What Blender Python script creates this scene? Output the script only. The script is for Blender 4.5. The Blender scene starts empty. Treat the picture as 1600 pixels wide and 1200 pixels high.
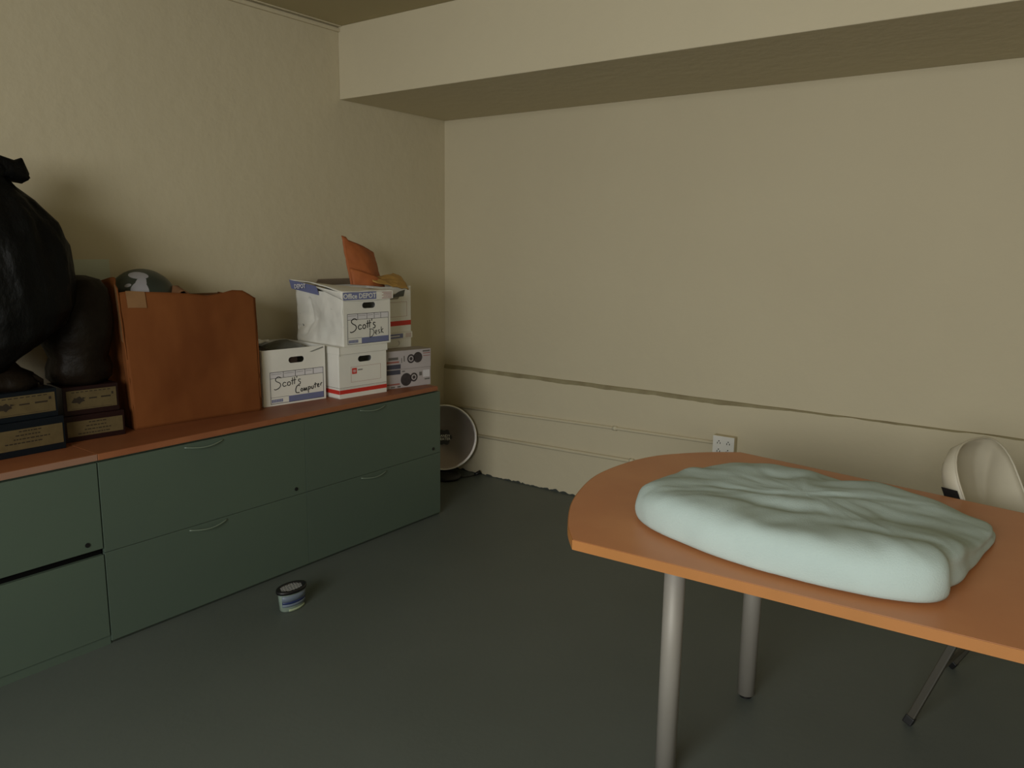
import bpy, bmesh, math, random
from mathutils import Vector, Matrix, noise
random.seed(7)
S = bpy.context.scene
C = S.collection

# ------------------------------------------------------------------ camera
def rot(yaw, pitch, roll):
    cy, sy = math.cos(yaw), math.sin(yaw); cp, sp = math.cos(pitch), math.sin(pitch)
    f = Vector((sy*cp, cy*cp, sp)); r = Vector((cy, -sy, 0)); u = r.cross(f)
    r2 = math.cos(roll)*r + math.sin(roll)*u; u2 = -math.sin(roll)*r + math.cos(roll)*u
    return Matrix((r2, u2, -f)).transposed()
cam = bpy.data.cameras.new('camera'); co = bpy.data.objects.new('camera', cam); C.objects.link(co)
co.matrix_world = Matrix.Translation((3.4003, -3.8795, 1.471)) @ rot(-0.6331, -0.174, 0.0131).to_4x4()
cam.sensor_fit = 'HORIZONTAL'; cam.sensor_width = 36; cam.lens = 36*1222.8/1600
cam.clip_start = 0.05; cam.clip_end = 60
S.camera = co

# ------------------------------------------------------------------ world, light, exposure
w = bpy.data.worlds.new('world'); S.world = w; w.use_nodes = True
w.node_tree.nodes['Background'].inputs[0].default_value = (0.75, 0.85, 0.9, 1)
w.node_tree.nodes['Background'].inputs[1].default_value = 0.25
def area(name, loc, target, sx, sy, power, col):
    l = bpy.data.lights.new(name, 'AREA'); l.shape = 'RECTANGLE'; l.size = sx; l.size_y = sy
    l.energy = power; l.color = col
    o = bpy.data.objects.new(name, l); C.objects.link(o); o.location = loc
    d = Vector(target) - Vector(loc); o.rotation_euler = d.to_track_quat('-Z', 'Y').to_euler()
    return o
# daylight that comes through the open doorway behind the camera
area('doorway_daylight', (3.0, -6.4, 1.9), (2.2, -1.5, 0.8), 2.4, 1.4, 140, (0.985, 0.99, 0.95))
S.view_settings.view_transform = 'Standard'; S.view_settings.look = 'None'
S.view_settings.gamma = 1; S.view_settings.use_curve_mapping = False
S.view_settings.exposure = 0.0

# ------------------------------------------------------------------ materials
def mat(name, col, rough=0.7, col2=None, nscale=6.0, bump=0.0, bscale=60.0, metal=0.0, spec=0.5, detail=4, stretch=None, bdist=0.004, coat=0):
    m = bpy.data.materials.new(name); m.use_nodes = True
    nt = m.node_tree; b = nt.nodes['Principled BSDF']
    b.inputs['Base Color'].default_value = (*col, 1); b.inputs['Roughness'].default_value = rough
    b.inputs['Metallic'].default_value = metal; b.inputs['Specular IOR Level'].default_value = spec
    b.inputs['Coat Weight'].default_value = coat
    tc = nt.nodes.new('ShaderNodeTexCoord'); mp = nt.nodes.new('ShaderNodeMapping')
    nt.links.new(tc.outputs['Object'], mp.inputs['Vector'])
    if stretch: mp.inputs['Scale'].default_value = stretch
    if col2 is None: col2 = tuple(c*0.88 for c in col)
    n = nt.nodes.new('ShaderNodeTexNoise'); n.inputs['Scale'].default_value = nscale; n.inputs['Detail'].default_value = detail
    nt.links.new(mp.outputs['Vector'], n.inputs['Vector'])
    r = nt.nodes.new('ShaderNodeValToRGB'); r.color_ramp.elements[0].position = 0.35; r.color_ramp.elements[1].position = 0.65
    r.color_ramp.elements[0].color = (*col, 1); r.color_ramp.elements[1].color = (*col2, 1)
    nt.links.new(n.outputs['Fac'], r.inputs['Fac']); nt.links.new(r.outputs['Color'], b.inputs['Base Color'])
    if bump > 0:
        n2 = nt.nodes.new('ShaderNodeTexNoise'); n2.inputs['Scale'].default_value = bscale; n2.inputs['Detail'].default_value = 5
        nt.links.new(mp.outputs['Vector'], n2.inputs['Vector'])
        bp = nt.nodes.new('ShaderNodeBump'); bp.inputs['Strength'].default_value = bump; bp.inputs['Distance'].default_value = bdist
        nt.links.new(n2.outputs['Fac'], bp.inputs['Height']); nt.links.new(bp.outputs['Normal'], b.inputs['Normal'])
    return m
M = {}
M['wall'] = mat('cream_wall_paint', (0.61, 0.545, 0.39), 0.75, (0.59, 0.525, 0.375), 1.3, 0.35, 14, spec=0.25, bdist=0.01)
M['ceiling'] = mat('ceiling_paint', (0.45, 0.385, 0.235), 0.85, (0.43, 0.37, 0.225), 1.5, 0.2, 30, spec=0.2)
M['floor'] = mat('grey_green_floor_paint', (0.110, 0.128, 0.116), 0.5, (0.097, 0.114, 0.102), 1.2, 0.15, 40, spec=0.35)
M['ledge_olive'] = mat('olive_ledge_paint', (0.33, 0.29, 0.17), 0.9, (0.25, 0.21, 0.12), 9, 0.4, 60)
M['chip'] = mat('chipped_white_paint', (0.66, 0.62, 0.47), 0.8, (0.56, 0.5, 0.34), 20, 0.5, 80)
M['cab'] = mat('green_grey_steel', (0.088, 0.123, 0.092), 0.42, (0.083, 0.115, 0.09), 2.0, spec=0.4)
M['cabshade'] = mat('shaded_green_grey_steel', (0.03, 0.04, 0.03), 0.7)
M['black'] = mat('black_plastic', (0.008, 0.008, 0.009), 0.45)
M['void'] = mat('unlit_recess', (0.003, 0.003, 0.003), 0.9, spec=0.1)
M['handle'] = mat('painted_pull', (0.17, 0.22, 0.17), 0.3, spec=0.6)
M['counter'] = mat('counter_laminate', (0.29, 0.10, 0.038), 0.5, (0.24, 0.08, 0.03), 8, spec=0.4, stretch=(1, 0.25, 1))
M['counteredge'] = mat('counter_edge', (0.33, 0.12, 0.05), 0.5, (0.29, 0.10, 0.042), 8)
M['bareedge'] = mat('pale_counter_edge', (0.30, 0.16, 0.105), 0.7, (0.26, 0.14, 0.09), 8)
M['table'] = mat('table_laminate', (0.62, 0.26, 0.105), 0.36, (0.57, 0.225, 0.09), 5, spec=0.4)
M['tableedge'] = mat('table_edge_band', (0.47, 0.195, 0.055), 0.5, (0.44, 0.185, 0.05), 9)
M['steel'] = mat('satin_grey_leg', (0.34, 0.32, 0.285), 0.55, (0.32, 0.30, 0.265), 8, metal=0.2)
M['blanket'] = mat('pale_aqua_fleece', (0.52, 0.635, 0.62), 0.95, (0.49, 0.60, 0.585), 7, 0.5, 260, spec=0.1, bdist=0.002)
M['card'] = mat('brown_cardboard', (0.205, 0.068, 0.018), 0.85, (0.15, 0.045, 0.011), 5, 0.25, 12, spec=0.2, stretch=(1, 1, 0.5))
M['cardin'] = mat('cardboard_inside', (0.2, 0.09, 0.035), 0.9)
M['tape'] = mat('tan_packing_tape', (0.25, 0.13, 0.055), 0.4, (0.22, 0.115, 0.05), 20)
M['white'] = mat('white_fibreboard', (0.80, 0.78, 0.72), 0.75, (0.74, 0.73, 0.68), 5, 0.15, 15, spec=0.3)
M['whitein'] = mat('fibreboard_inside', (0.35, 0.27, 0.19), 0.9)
M['creaseshade'] = mat('painted_crease_shade', (0.12, 0.12, 0.11), 0.9)
M['crease'] = mat('creased_fibreboard', (0.28, 0.28, 0.25), 0.9)
M['blue'] = mat('blue_print', (0.17, 0.19, 0.36), 0.6)
M['line'] = mat('dark_print_line', (0.06, 0.06, 0.09), 0.7)
M['lav'] = mat('pale_lavender_print', (0.72, 0.70, 0.73), 0.7)
M['ink'] = mat('black_marker_ink', (0.012, 0.012, 0.012), 0.6)
M['red'] = mat('red_print', (0.62, 0.035, 0.02), 0.6, (0.55, 0.03, 0.02))
M['redthin'] = mat('faded_red_print', (0.35, 0.12, 0.1), 0.7)
M['greyprint'] = mat('grey_print', (0.14, 0.13, 0.12), 0.7)
M['spk'] = mat('glossy_carton', (0.48, 0.44, 0.45), 0.4, (0.42, 0.38, 0.39), 5)
M['spktop'] = mat('carton_top', (0.33, 0.29, 0.24), 0.6)
M['cone'] = mat('speaker_cone_print', (0.03, 0.025, 0.028), 0.5, (0.05, 0.04, 0.045), 60)
M['orange'] = mat('orange_kraft_mailer', (0.42, 0.125, 0.035), 0.7, (0.35, 0.10, 0.028), 14, 0.3, 25)
M['orangein'] = mat('brighter_orange_mailer', (0.5, 0.15, 0.05), 0.7)  # a brighter orange than the kraft mailer sheet
M['yellow'] = mat('yellow_bubble_mailer', (0.50, 0.29, 0.075), 0.6, (0.42, 0.24, 0.06), 14, 0.5, 60)
M['bag'] = mat('black_bin_bag', (0.0028, 0.003, 0.0028), 0.5, (0.005, 0.005, 0.0045), 9, 1.0, 13, spec=0.10, bdist=0.02, stretch=(1, 1, 0.55))
M['bronze'] = mat('dark_brown_film', (0.0075, 0.004, 0.002), 0.5, (0.012, 0.009, 0.006), 6, 0.8, 9, spec=0.10, bdist=0.02)
M['maroon'] = mat('dark_maroon_lacquer', (0.016, 0.005, 0.005), 0.4, spec=0.25)
M['navy'] = mat('dark_navy_lacquer', (0.004, 0.007, 0.011), 0.4, spec=0.25)
M['brass'] = mat('dull_brass_plate', (0.135, 0.10, 0.045), 0.45, (0.11, 0.08, 0.036), 30, metal=0.2)
M['brasstext'] = mat('engraved_dark', (0.02, 0.012, 0.005), 0.7)
M['ball'] = mat('dark_green_ball', (0.03, 0.038, 0.028), 0.4, (0.024, 0.03, 0.024), 12, spec=0.5)
M['ballwhite'] = mat('grey_white_ball_print', (0.32, 0.31, 0.33), 0.5)
M['paper'] = mat('pale_grey_paper', (0.56, 0.60, 0.50), 0.7, (0.54, 0.58, 0.48))
M['film'] = mat('dark_grey_plastic', (0.05, 0.055, 0.05), 0.35, (0.09, 0.095, 0.085), 9, 0.4, 20)
M['dish'] = mat('polished_dish', (0.40, 0.35, 0.32), 0.28, metal=0.4)
M['rim'] = mat('chrome_rim', (0.8, 0.78, 0.72), 0.3, metal=0.5)
M['logo'] = mat('logo_white', (0.75, 0.74, 0.7), 0.6)
M['chair'] = mat('beige_chair_plastic', (0.56, 0.52, 0.41), 0.5, (0.52, 0.48, 0.38), 6)
M['chairleg'] = mat('grey_brown_chair_tube', (0.055, 0.05, 0.036), 0.5)
M['tub'] = mat('clear_tub_plastic', (0.2, 0.26, 0.22), 0.25, (0.24, 0.3, 0.25), 40)
M['tubliquid'] = mat('pale_green_crystals', (0.42, 0.5, 0.33), 0.4)
M['tubblue'] = mat('navy_label', (0.02, 0.035, 0.12), 0.4)
M['tubpale'] = mat('pale_blue_label', (0.16, 0.2, 0.26), 0.4)
M['paintedge'] = mat('floor_paint_lap', (0.05, 0.058, 0.05), 0.6)
M['darkcontents'] = mat('dark_brown_contents', (0.03, 0.014, 0.007), 0.8)
M['lattice'] = mat('white_lattice', (0.42, 0.42, 0.4), 0.5)

# ------------------------------------------------------------------ mesh helpers
class MB:
    def __init__(s): s.v = []; s.f = []
    def add(s, vs, fs):
        k = len(s.v); s.v += [Vector(v) for v in vs]; s.f += [tuple(i+k for i in f) for f in fs]; return s
    def box(s, x0, x1, y0, y1, z0, z1):
        return s.add([(x0,y0,z0),(x1,y0,z0),(x1,y1,z0),(x0,y1,z0),(x0,y0,z1),(x1,y0,z1),(x1,y1,z1),(x0,y1,z1)],
                     [(0,3,2,1),(4,5,6,7),(0,1,5,4),(1,2,6,5),(2,3,7,6),(3,0,4,7)])
    def prism(s, pts, z0, z1):
        n = len(pts)
        return s.add([(x,y,z0) for x,y in pts]+[(x,y,z1) for x,y in pts],
                     [tuple(reversed(range(n))), tuple(range(n,2*n))]+[(i,(i+1)%n,(i+1)%n+n,i+n) for i in range(n)])
    def tube(s, pts, r, seg=12, cap=True):
        pts = [Vector(p) for p in pts]; n = len(pts); rs = r if isinstance(r, (list, tuple)) else [r]*n
        vs = []; ref = None
        for i, p in enumerate(pts):
            t = (pts[min(i+1,n-1)] - pts[max(i-1,0)]).normalized()
            if ref is None:
                ref = Vector((0,0,1)) if abs(t.z) < 0.9 else Vector((1,0,0))
            a = t.cross(ref).normalized(); b = t.cross(a).normalized(); ref = -b if b.dot(ref) < 0 else b
            b = ref = (ref - t*ref.dot(t)).normalized(); a = t.cross(b)
            for k in range(seg):
                an = 2*math.pi*k/seg; vs.append(p + (a*math.cos(an)+b*math.sin(an))*rs[i])
        fs = [(i*seg+k, i*seg+(k+1)%seg, (i+1)*seg+(k+1)%seg, (i+1)*seg+k) for i in range(n-1) for k in range(seg)]
        if cap: fs += [tuple(reversed(range(seg))), tuple((n-1)*seg+k for k in range(seg))]
        return s.add(vs, fs)
    def lathe(s, prof, seg=48, sx=1, sy=1, c=(0,0,0), cap=True):
        n = len(prof)
        vs = [(c[0]+r*math.cos(2*math.pi*k/seg)*sx, c[1]+r*math.sin(2*math.pi*k/seg)*sy, c[2]+z) for r, z in prof for k in range(seg)]
        fs = [(i*seg+k, i*seg+(k+1)%seg, (i+1)*seg+(k+1)%seg, (i+1)*seg+k) for i in range(n-1) for k in range(seg)]
        if cap: fs += [tuple(reversed(range(seg))), tuple((n-1)*seg+k for k in range(seg))]
        return s.add(vs, fs)
    def grid(s, fn, nu, nv):
        vs = [fn(i/nu, j/nv) for i in range(nu+1) for j in range(nv+1)]
        return s.add(vs, [(i*(nv+1)+j, (i+1)*(nv+1)+j, (i+1)*(nv+1)+j+1, i*(nv+1)+j+1) for i in range(nu) for j in range(nv)])
    def xf(s, m):
        s.v = [m @ v for v in s.v]; return s
def obj(name, mb, m, parent=None, smooth=False, bevel=0, solid=0, sub=0, label=None, off=0):
    me = bpy.data.meshes.new(name); me.from_pydata([tuple(v) for v in mb.v], [], mb.f); me.validate()
    bm = bmesh.new(); bm.from_mesh(me); bmesh.ops.recalc_face_normals(bm, faces=bm.faces); bm.to_mesh(me); bm.free()
    me.materials.append(M[m] if isinstance(m, str) else m)
    o = bpy.data.objects.new(name, me); C.objects.link(o)
    if parent is not None: o.parent = parent
    if smooth:
        for p in me.polygons: p.use_smooth = True
    if solid:
        md = o.modifiers.new('solid', 'SOLIDIFY'); md.thickness = solid; md.offset = off
    if sub:
        md = o.modifiers.new('sub', 'SUBSURF'); md.levels = sub; md.render_levels = sub
    if bevel:
        md = o.modifiers.new('bevel', 'BEVEL'); md.width = bevel; md.segments = 2; md.limit_method = 'ANGLE'; md.angle_limit = 0.7
    if label: o['label'] = label
    return o
def tag(o, label, cat, group=None, kind=None):
    o['label'] = label; o['category'] = cat
    if group: o['group'] = group
    if kind: o['kind'] = kind
    return o
def thing(name, label, cat, loc=(0,0,0), rz=0, group=None):
    o = bpy.data.objects.new(name, None); C.objects.link(o); o.location = loc; o.rotation_euler = (0,0,rz)
    o.empty_display_size = 0.05
    return tag(o, label, cat, group)
def struct(name, mb, m, **k):
    o = obj(name, mb, m, **k); o['kind'] = 'structure'; return o
def fbm(p, s=1.0, o=3):
    return noise.fractal(Vector(p)*s, 1.0, 2.0, o)

# ------------------------------------------------------------------ room shell
H, HS, DS = 2.616, 2.243, 0.861
XR, YF = 5.0, -6.0
struct('floor', MB().box(-0.1, XR+0.1, YF-0.1, 0.1, -0.1, 0), 'floor')
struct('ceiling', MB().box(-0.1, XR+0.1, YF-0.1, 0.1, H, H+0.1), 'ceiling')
struct('wall_left', MB().box(-0.1, 0, YF-0.1, 0.1, 0, H), 'wall')
struct('wall_back', MB().box(0, XR, 0, 0.1, 0, H), 'wall')
struct('wall_right', MB().box(XR, XR+0.1, YF-0.1, 0.1, 0, H), 'wall')
struct('wall_front', MB().box(0, 1.9, YF-0.1, YF, 0, H).box(4.7, XR, YF-0.1, YF, 0, H).box(1.9, 4.7, YF-0.1, YF, 2.45, H), 'wall')
struct('trim_1', MB().box(0, XR, -DS, 0, HS, H), 'wall', bevel=0.004)   # dropped soffit over the back wall
# ragged plaster step along the back wall
def ledge():
    mb = MB(); n = 260; prev = None; vs = []
    for i in range(n+1):
        x = i/n*XR
        th = 0.024 if x < 1.9 else max(0.007, 0.024-(x-1.9)*0.035)
        j = fbm((x*6, 0, 0), 1.0)*0.006
        zt = 0.697 + fbm((x*3, 5, 0))*0.003; zb = zt - th - j
        d = 0.012
        vs += [(x, 0.0005, zt), (x, -d*0.55, zt-0.25*(zt-zb)), (x, -d, zb), (x, 0.0005, zb-0.002)]
    fs = []
    for i in range(n):
        for k in range(3): fs.append((i*4+k, (i+1)*4+k, (i+1)*4+k+1, i*4+k+1))
    return mb.add(vs, fs)
struct('trim_2', ledge(), 'ledge_olive')  # step coloured a darker olive-brown than the wall
def lowerwall():
    n = 260; vs = []
    for i in range(n+1):
        x = i/n*XR; th = 0.024 if x < 1.9 else max(0.007, 0.024-(x-1.9)*0.035)
        zb = 0.697 + fbm((x*3, 5, 0))*0.003 - th - fbm((x*6, 0, 0))*0.006
        vs += [(x, -0.0118, zb), (x, -0.0118, 0.0)]
    return MB().add(vs, [(2*i, 2*i+2, 2*i+3, 2*i+1) for i in range(n)])
struct('trim_3', lowerwall(), 'wall')
# ragged floor paint lapping onto the foot of the back wall
n = 420; vs = []
for i in range(n+1):
    x = i/n*XR; h = 0.003 + abs(fbm((x*14, 2, 0), 1, 5))*0.022
    vs += [(x, -0.0135, h), (x, -0.0145, 0)]
struct('baseboard_back', MB().add(vs, [(2*i, 2*i+2, 2*i+3, 2*i+1) for i in range(n)]), 'paintedge', solid=0.002)
# bead of old trim where left wall meets the ceiling
struct('trim_4', MB().box(0, 0.016, YF, -DS, H-0.03, H-0.012).box(0, 0.03, YF, -DS, H-0.006, H), 'wall', bevel=0.003)
# door frame of the opening behind the camera
struct('door_1', MB().box(1.86, 1.9, YF-0.12, YF+0.02, 0, 2.49).box(4.7, 4.74, YF-0.12, YF+0.02, 0, 2.49).box(1.9, 4.7, YF-0.12, YF+0.02, 2.45, 2.49), 'white')

# ------------------------------------------------------------------ filing cabinets and worktops
CX, ZT = 0.624, 0.70
def pull(mb_y0, z, x):
    return MB().tube([(x + 0.001 + 0.016*math.sin(math.pi*t), mb_y0 + 0.17*t, z - 0.010*math.sin(math.pi*t)) for t in [k/14 for k in range(15)]], 0.0028, 8)
def cabinet(y0, y1, label, left=False):
    t = thing('filing_cabinet', label, 'filing cabinet', (0, (y0+y1)/2, 0), 0, 'row of green filing cabinets along the left wall')
    hw = (y1-y0)/2; g = 0.0009
    obj('body', MB().box(0.06, CX-0.02, -hw+0.0006, hw-0.0006, 0, ZT-0.001), 'cab', t)
    fr = CX-0.02
    if not left:
        zm = 0.356
        rows = [('drawer', zm+g, ZT-0.006), ('drawer', 0.012, zm-g)]
    else:
        rows = [('drawer', 0.375, ZT-0.006), ('drawer', 0.035, 0.350)]
    for nm, z0, z1 in rows:
        d = obj(nm, MB().box(fr, CX, -hw+g, hw-g-(0.003 if left else 0), z0, z1), 'cab', t, bevel=0.001)
        if not left:
            obj('handle', pull(-0.09 - 0.035, z1-0.012, CX), 'handle', d, smooth=True)
        if z0 > 0.3:
            obj('lock', MB().tube([(CX-0.002, hw-0.058, z0+0.028), (CX+0.003, hw-0.058, z0+0.028)], 0.0085, 16), 'black', d)
    if left:
        obj('recess_shade', MB().box(fr, fr+0.004, -hw+g, hw-g, 0.3505, 0.3745), 'void', t, label='black strip painted as shade between the two drawers')  # near-black strip paints the shade inside the drawer gap
        obj('plinth', MB().box(fr, fr+0.014, -hw+g, hw-g, 0, 0.034), 'cab', t)
        obj('end_gap_shade', MB().box(fr, fr+0.004, hw-0.0045, hw-0.0008, 0.02, 0.375), 'void', t)  # black sliver paints shade between the cabinet fronts
    else:
        obj('toe_shade', MB().box(fr, fr+0.01, -hw+g, hw-g, 0, 0.0115), 'cabshade', t)  # darker steel colour paints the shade under the drawers
    return t
cabinet(-1.667, -0.7526, 'green-grey two-drawer metal filing cabinet at the corner end of the row, beside the round dish')
cabinet(-2.5814, -1.667, 'middle green-grey two-drawer metal filing cabinet, behind the small tub on the floor')
cabinet(-3.4958, -2.5814, 'green-grey filing cabinet with black gap between its drawers, below the two trophies', left=True)
TZ = 0.725
def worktop(y0, y1, label, edge):
    t = thing('worktop', label, 'countertop', (0.31, (y0+y1)/2, ZT)); hw = (y1-y0)/2
    obj('top', MB().box(-0.305, 0.309, -hw, hw, 0, TZ-ZT), 'counter', t, bevel=0.002)
    obj('edge_band', MB().box(0.3092, 0.3142, -hw, hw, 0.0015, TZ-ZT-0.0005), edge, t, bevel=0.0012, label='lighter front edge of the worktop')
worktop(-2.578, -0.772, 'long orange-brown laminate worktop under the cartons and the brown cardboard box', 'counteredge')
worktop(-3.49, -2.580, 'orange-brown worktop section with paler pinkish front edge, under the left trophy', 'bareedge')

# ------------------------------------------------------------------ white storage cartons
def ring_panel(w, h, hc, hw, hh, th, fn=None, n=40):
    """flat panel in (u,v) with a stadium hole; u 0..w, v 0..h; thickness towards -x"""
    cx, cy = hc; hole = []; outer = []
    angs = sorted(set([2*math.pi*k/n for k in range(n)] + [math.atan2(y-cy, x-cx) % (2*math.pi) for x, y in ((0,0),(w,0),(w,h),(0,h))]))
    for a in angs:
        c, s = math.cos(a), math.sin(a)
        r = hh; L = hw-hh                       # stadium
        if abs(s) > 1e-9 and abs(r/abs(s)*c) <= L: d = r/abs(s)
        else:
            sg = 1 if c > 0 else -1; b = c*sg*L; d = b + math.sqrt(max(0, b*b - L*L + r*r))
        hole.append((cx+c*d, cy+s*d))
        ds = []
        if c > 1e-9: ds.append((w-cx)/c)
        if c < -1e-9: ds.append(-cx/c)
        if s > 1e-9: ds.append((h-cy)/s)
        if s < -1e-9: ds.append(-cy/s)
        d = min(ds); outer.append((cx+c*d, cy+s*d))
    m = len(angs); vs = []
    for x in (0, -th):
        vs += [(x, u, v) for u, v in hole] + [(x, u, v) for u, v in outer]
    fs = []
    for i in range(m):
        j = (i+1) % m
        fs += [(i, m+i, m+j, j), (2*m+i, 2*m+j, 3*m+j, 3*m+i), (i, j, 2*m+j, 2*m+i), (m+i, 3*m+i, 3*m+j, m+j)]
    return MB().add(vs, fs)
def rects(rs, x, e=0.0005):
    mb = MB()
    for u0, u1, v0, v1 in rs: mb.box(x, x+e, u0, u1, v0, v1)
    return mb
def frame_lines(u0, u1, v0, v1, t, x, e=0.0005):
    return [(u0, u1, v0, v0+t), (u0, u1, v1-t, v1), (u0, u0+t, v0+t, v1-t), (u1-t, u1, v0+t, v1-t)]
def stroke(paths, r, x, sc, u0, v0):
    mb = MB()
    for p in paths:
        pts = [Vector((x, u0+a*sc, v0+b*sc)) for a, b in p]
        # smooth with Catmull-Rom
        q = []
        for i in range(len(pts)-1):
            p0 = pts[max(i-1, 0)]; p1 = pts[i]; p2 = pts[i+1]; p3 = pts[min(i+2, len(pts)-1)]
            for k in range(5):
                t = k/5
                q.append(0.5*((2*p1)+(-p0+p2)*t+(2*p0-5*p1+4*p2-p3)*t*t+(-p0+3*p1-3*p2+p3)*t**3))
        q.append(pts[-1]); mb.tube(q, r, 6)
    for i, v in enumerate(mb.v): mb.v[i] = Vector((x + (v.x-x)*0.25, v.y, v.z))
    return mb
SCOTTS = [  # x, y in letter units
 [(1.0,1.75),(0.55,1.95),(0.1,1.7),(0.15,1.35),(0.75,1.0),(0.85,0.6),(0.5,0.25),(0.0,0.1),(-0.2,0.2)],
 [(1.75,0.95),(1.45,1.05),(1.2,0.75),(1.4,0.45),(1.8,0.55)],
 [(2.3,1.05),(2.05,0.95),(2.0,0.6),(2.3,0.5),(2.5,0.8),(2.3,1.05)],
 [(2.85,1.6),(2.8,0.55)], [(3.2,1.65),(3.15,0.6)], [(2.6,1.15),(3.45,1.25)],
 [(3.6,1.8),(3.55,1.5)],
 [(4.2,1.2),(3.9,1.25),(3.85,1.0),(4.15,0.8),(4.05,0.5),(3.75,0.5)]]
DESK = [[(0.15,1.0),(0.1,0.0)], [(0.0,1.05),(0.6,0.95),(0.75,0.55),(0.5,0.15),(0.1,0.0)],
 [(0.95,0.5),(1.2,0.6),(1.2,0.8),(1.0,0.75),(0.95,0.45),(1.25,0.3)], [(1.7,0.85),(1.5,0.8),(1.55,0.6),(1.7,0.5),(1.5,0.35)],
 [(1.95,1.2),(1.95,0.4)], [(2.25,0.95),(1.98,0.7),(2.3,0.4)]]
COMPUTER = [[(0.7,1.05),(0.35,1.1),(0.1,0.7),(0.15,0.25),(0.6,0.2)],
 [(0.95,0.7),(0.8,0.5),(0.95,0.3),(1.1,0.5),(0.95,0.7)], [(1.25,0.3),(1.3,0.7),(1.45,0.35),(1.6,0.7),(1.7,0.3)],
 [(1.9,0.8),(1.9,0.0)], [(1.9,0.75),(2.15,0.75),(2.15,0.5),(1.9,0.45)], [(2.35,0.8),(2.4,0.5),(2.6,0.5),(2.65,0.85)],
 [(2.95,1.2),(2.9,0.5)], [(2.75,0.95),(3.15,1.0)], [(3.25,0.75),(3.45,0.85),(3.4,1.0),(3.25,0.9),(3.3,0.6),(3.55,0.65)],
 [(3.7,0.7),(3.75,1.0)], [(3.72,0.95),(3.95,1.1)]]
def text_mesh(body, size, align='CENTER'):
    cu = bpy.data.curves.new('lettering', 'FONT'); cu.body = body; cu.size = size; cu.align_x = align; cu.align_y = 'CENTER'; cu.resolution_u = 2
    cu.offset = size*0.02
    o = bpy.data.objects.new('lettering', cu); C.objects.link(o); bpy.context.view_layer.update()
    me = bpy.data.meshes.new_from_object(o.evaluated_get(bpy.context.evaluated_depsgraph_get()))
    vs = [v.co.copy() for v in me.vertices]; fs = [tuple(p.vertices) for p in me.polygons]
    bpy.data.objects.remove(o); bpy.data.curves.remove(cu); bpy.data.meshes.remove(me)
    return vs, fs
def text_on(body, size, x, u, v, name, m, parent, align='CENTER', shear=0.0, label=None, e=0.0004):
    vs, fs = text_mesh(body, size, align)
    mb = MB().add([(x, u+a.x, v+a.y+a.x*shear) for a in vs], fs)
    return obj(name, mb, m, parent, solid=e, off=0, label=label)

def carton_body(t, D, W, Hh, dent=False, drop=0.055):
    """t local: origin base centre; front at x=+D/2"""
    th = 0.004
    hc = (W/2+0.01, Hh-drop)
    f = ring_panel(W, Hh, hc, 0.042, 0.0145, th)
    f.xf(Matrix.Translation((D/2, -W/2, 0)))
    obj('front_panel', f, 'white', t)
    # left side panel (dented or plain), right side, back, bottom
    def side(u, v):
        x = -D/2 + u*(D-th); z = v*Hh
        y = -W/2
        if dent:
            a = math.exp(-(((u-0.28)/0.26)**2 + ((v-0.5)/0.36)**2)*1.6)
            y += 0.042*a + 0.014*max(0, 1-abs(u-0.22-0.12*(v-0.5))/0.035)*(0.15 < v < 0.85) + 0.005*fbm((u*5, v*4, 1))
            if u < 0.62 and 0.12 < v < 0.9: y += 0.006*max(0, 1-abs(v-0.62-(u-0.62)*0.6)*14)*(0.62-u)*3
        else:
            y += 0.002*fbm((u*3, v*3, 2)) + 0.002
        return Vector((x, y, z))
    obj('left_panel', MB().grid(side, 40, 30), 'white', t, smooth=True, solid=th, off=0)
    obj('right_panel', MB().box(-D/2, D/2-th, W/2-th, W/2, 0, Hh), 'white', t)
    obj('back_panel', MB().box(-D/2, -D/2+th, -W/2+th, W/2-th, 0, Hh), 'white', t)
    obj('bottom_panel', MB().box(-D/2+th, D/2-th, -W/2+th+(0.002 if not dent else 0), W/2-th, 0, th), 'white', t)
    return D/2, -W/2
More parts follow.
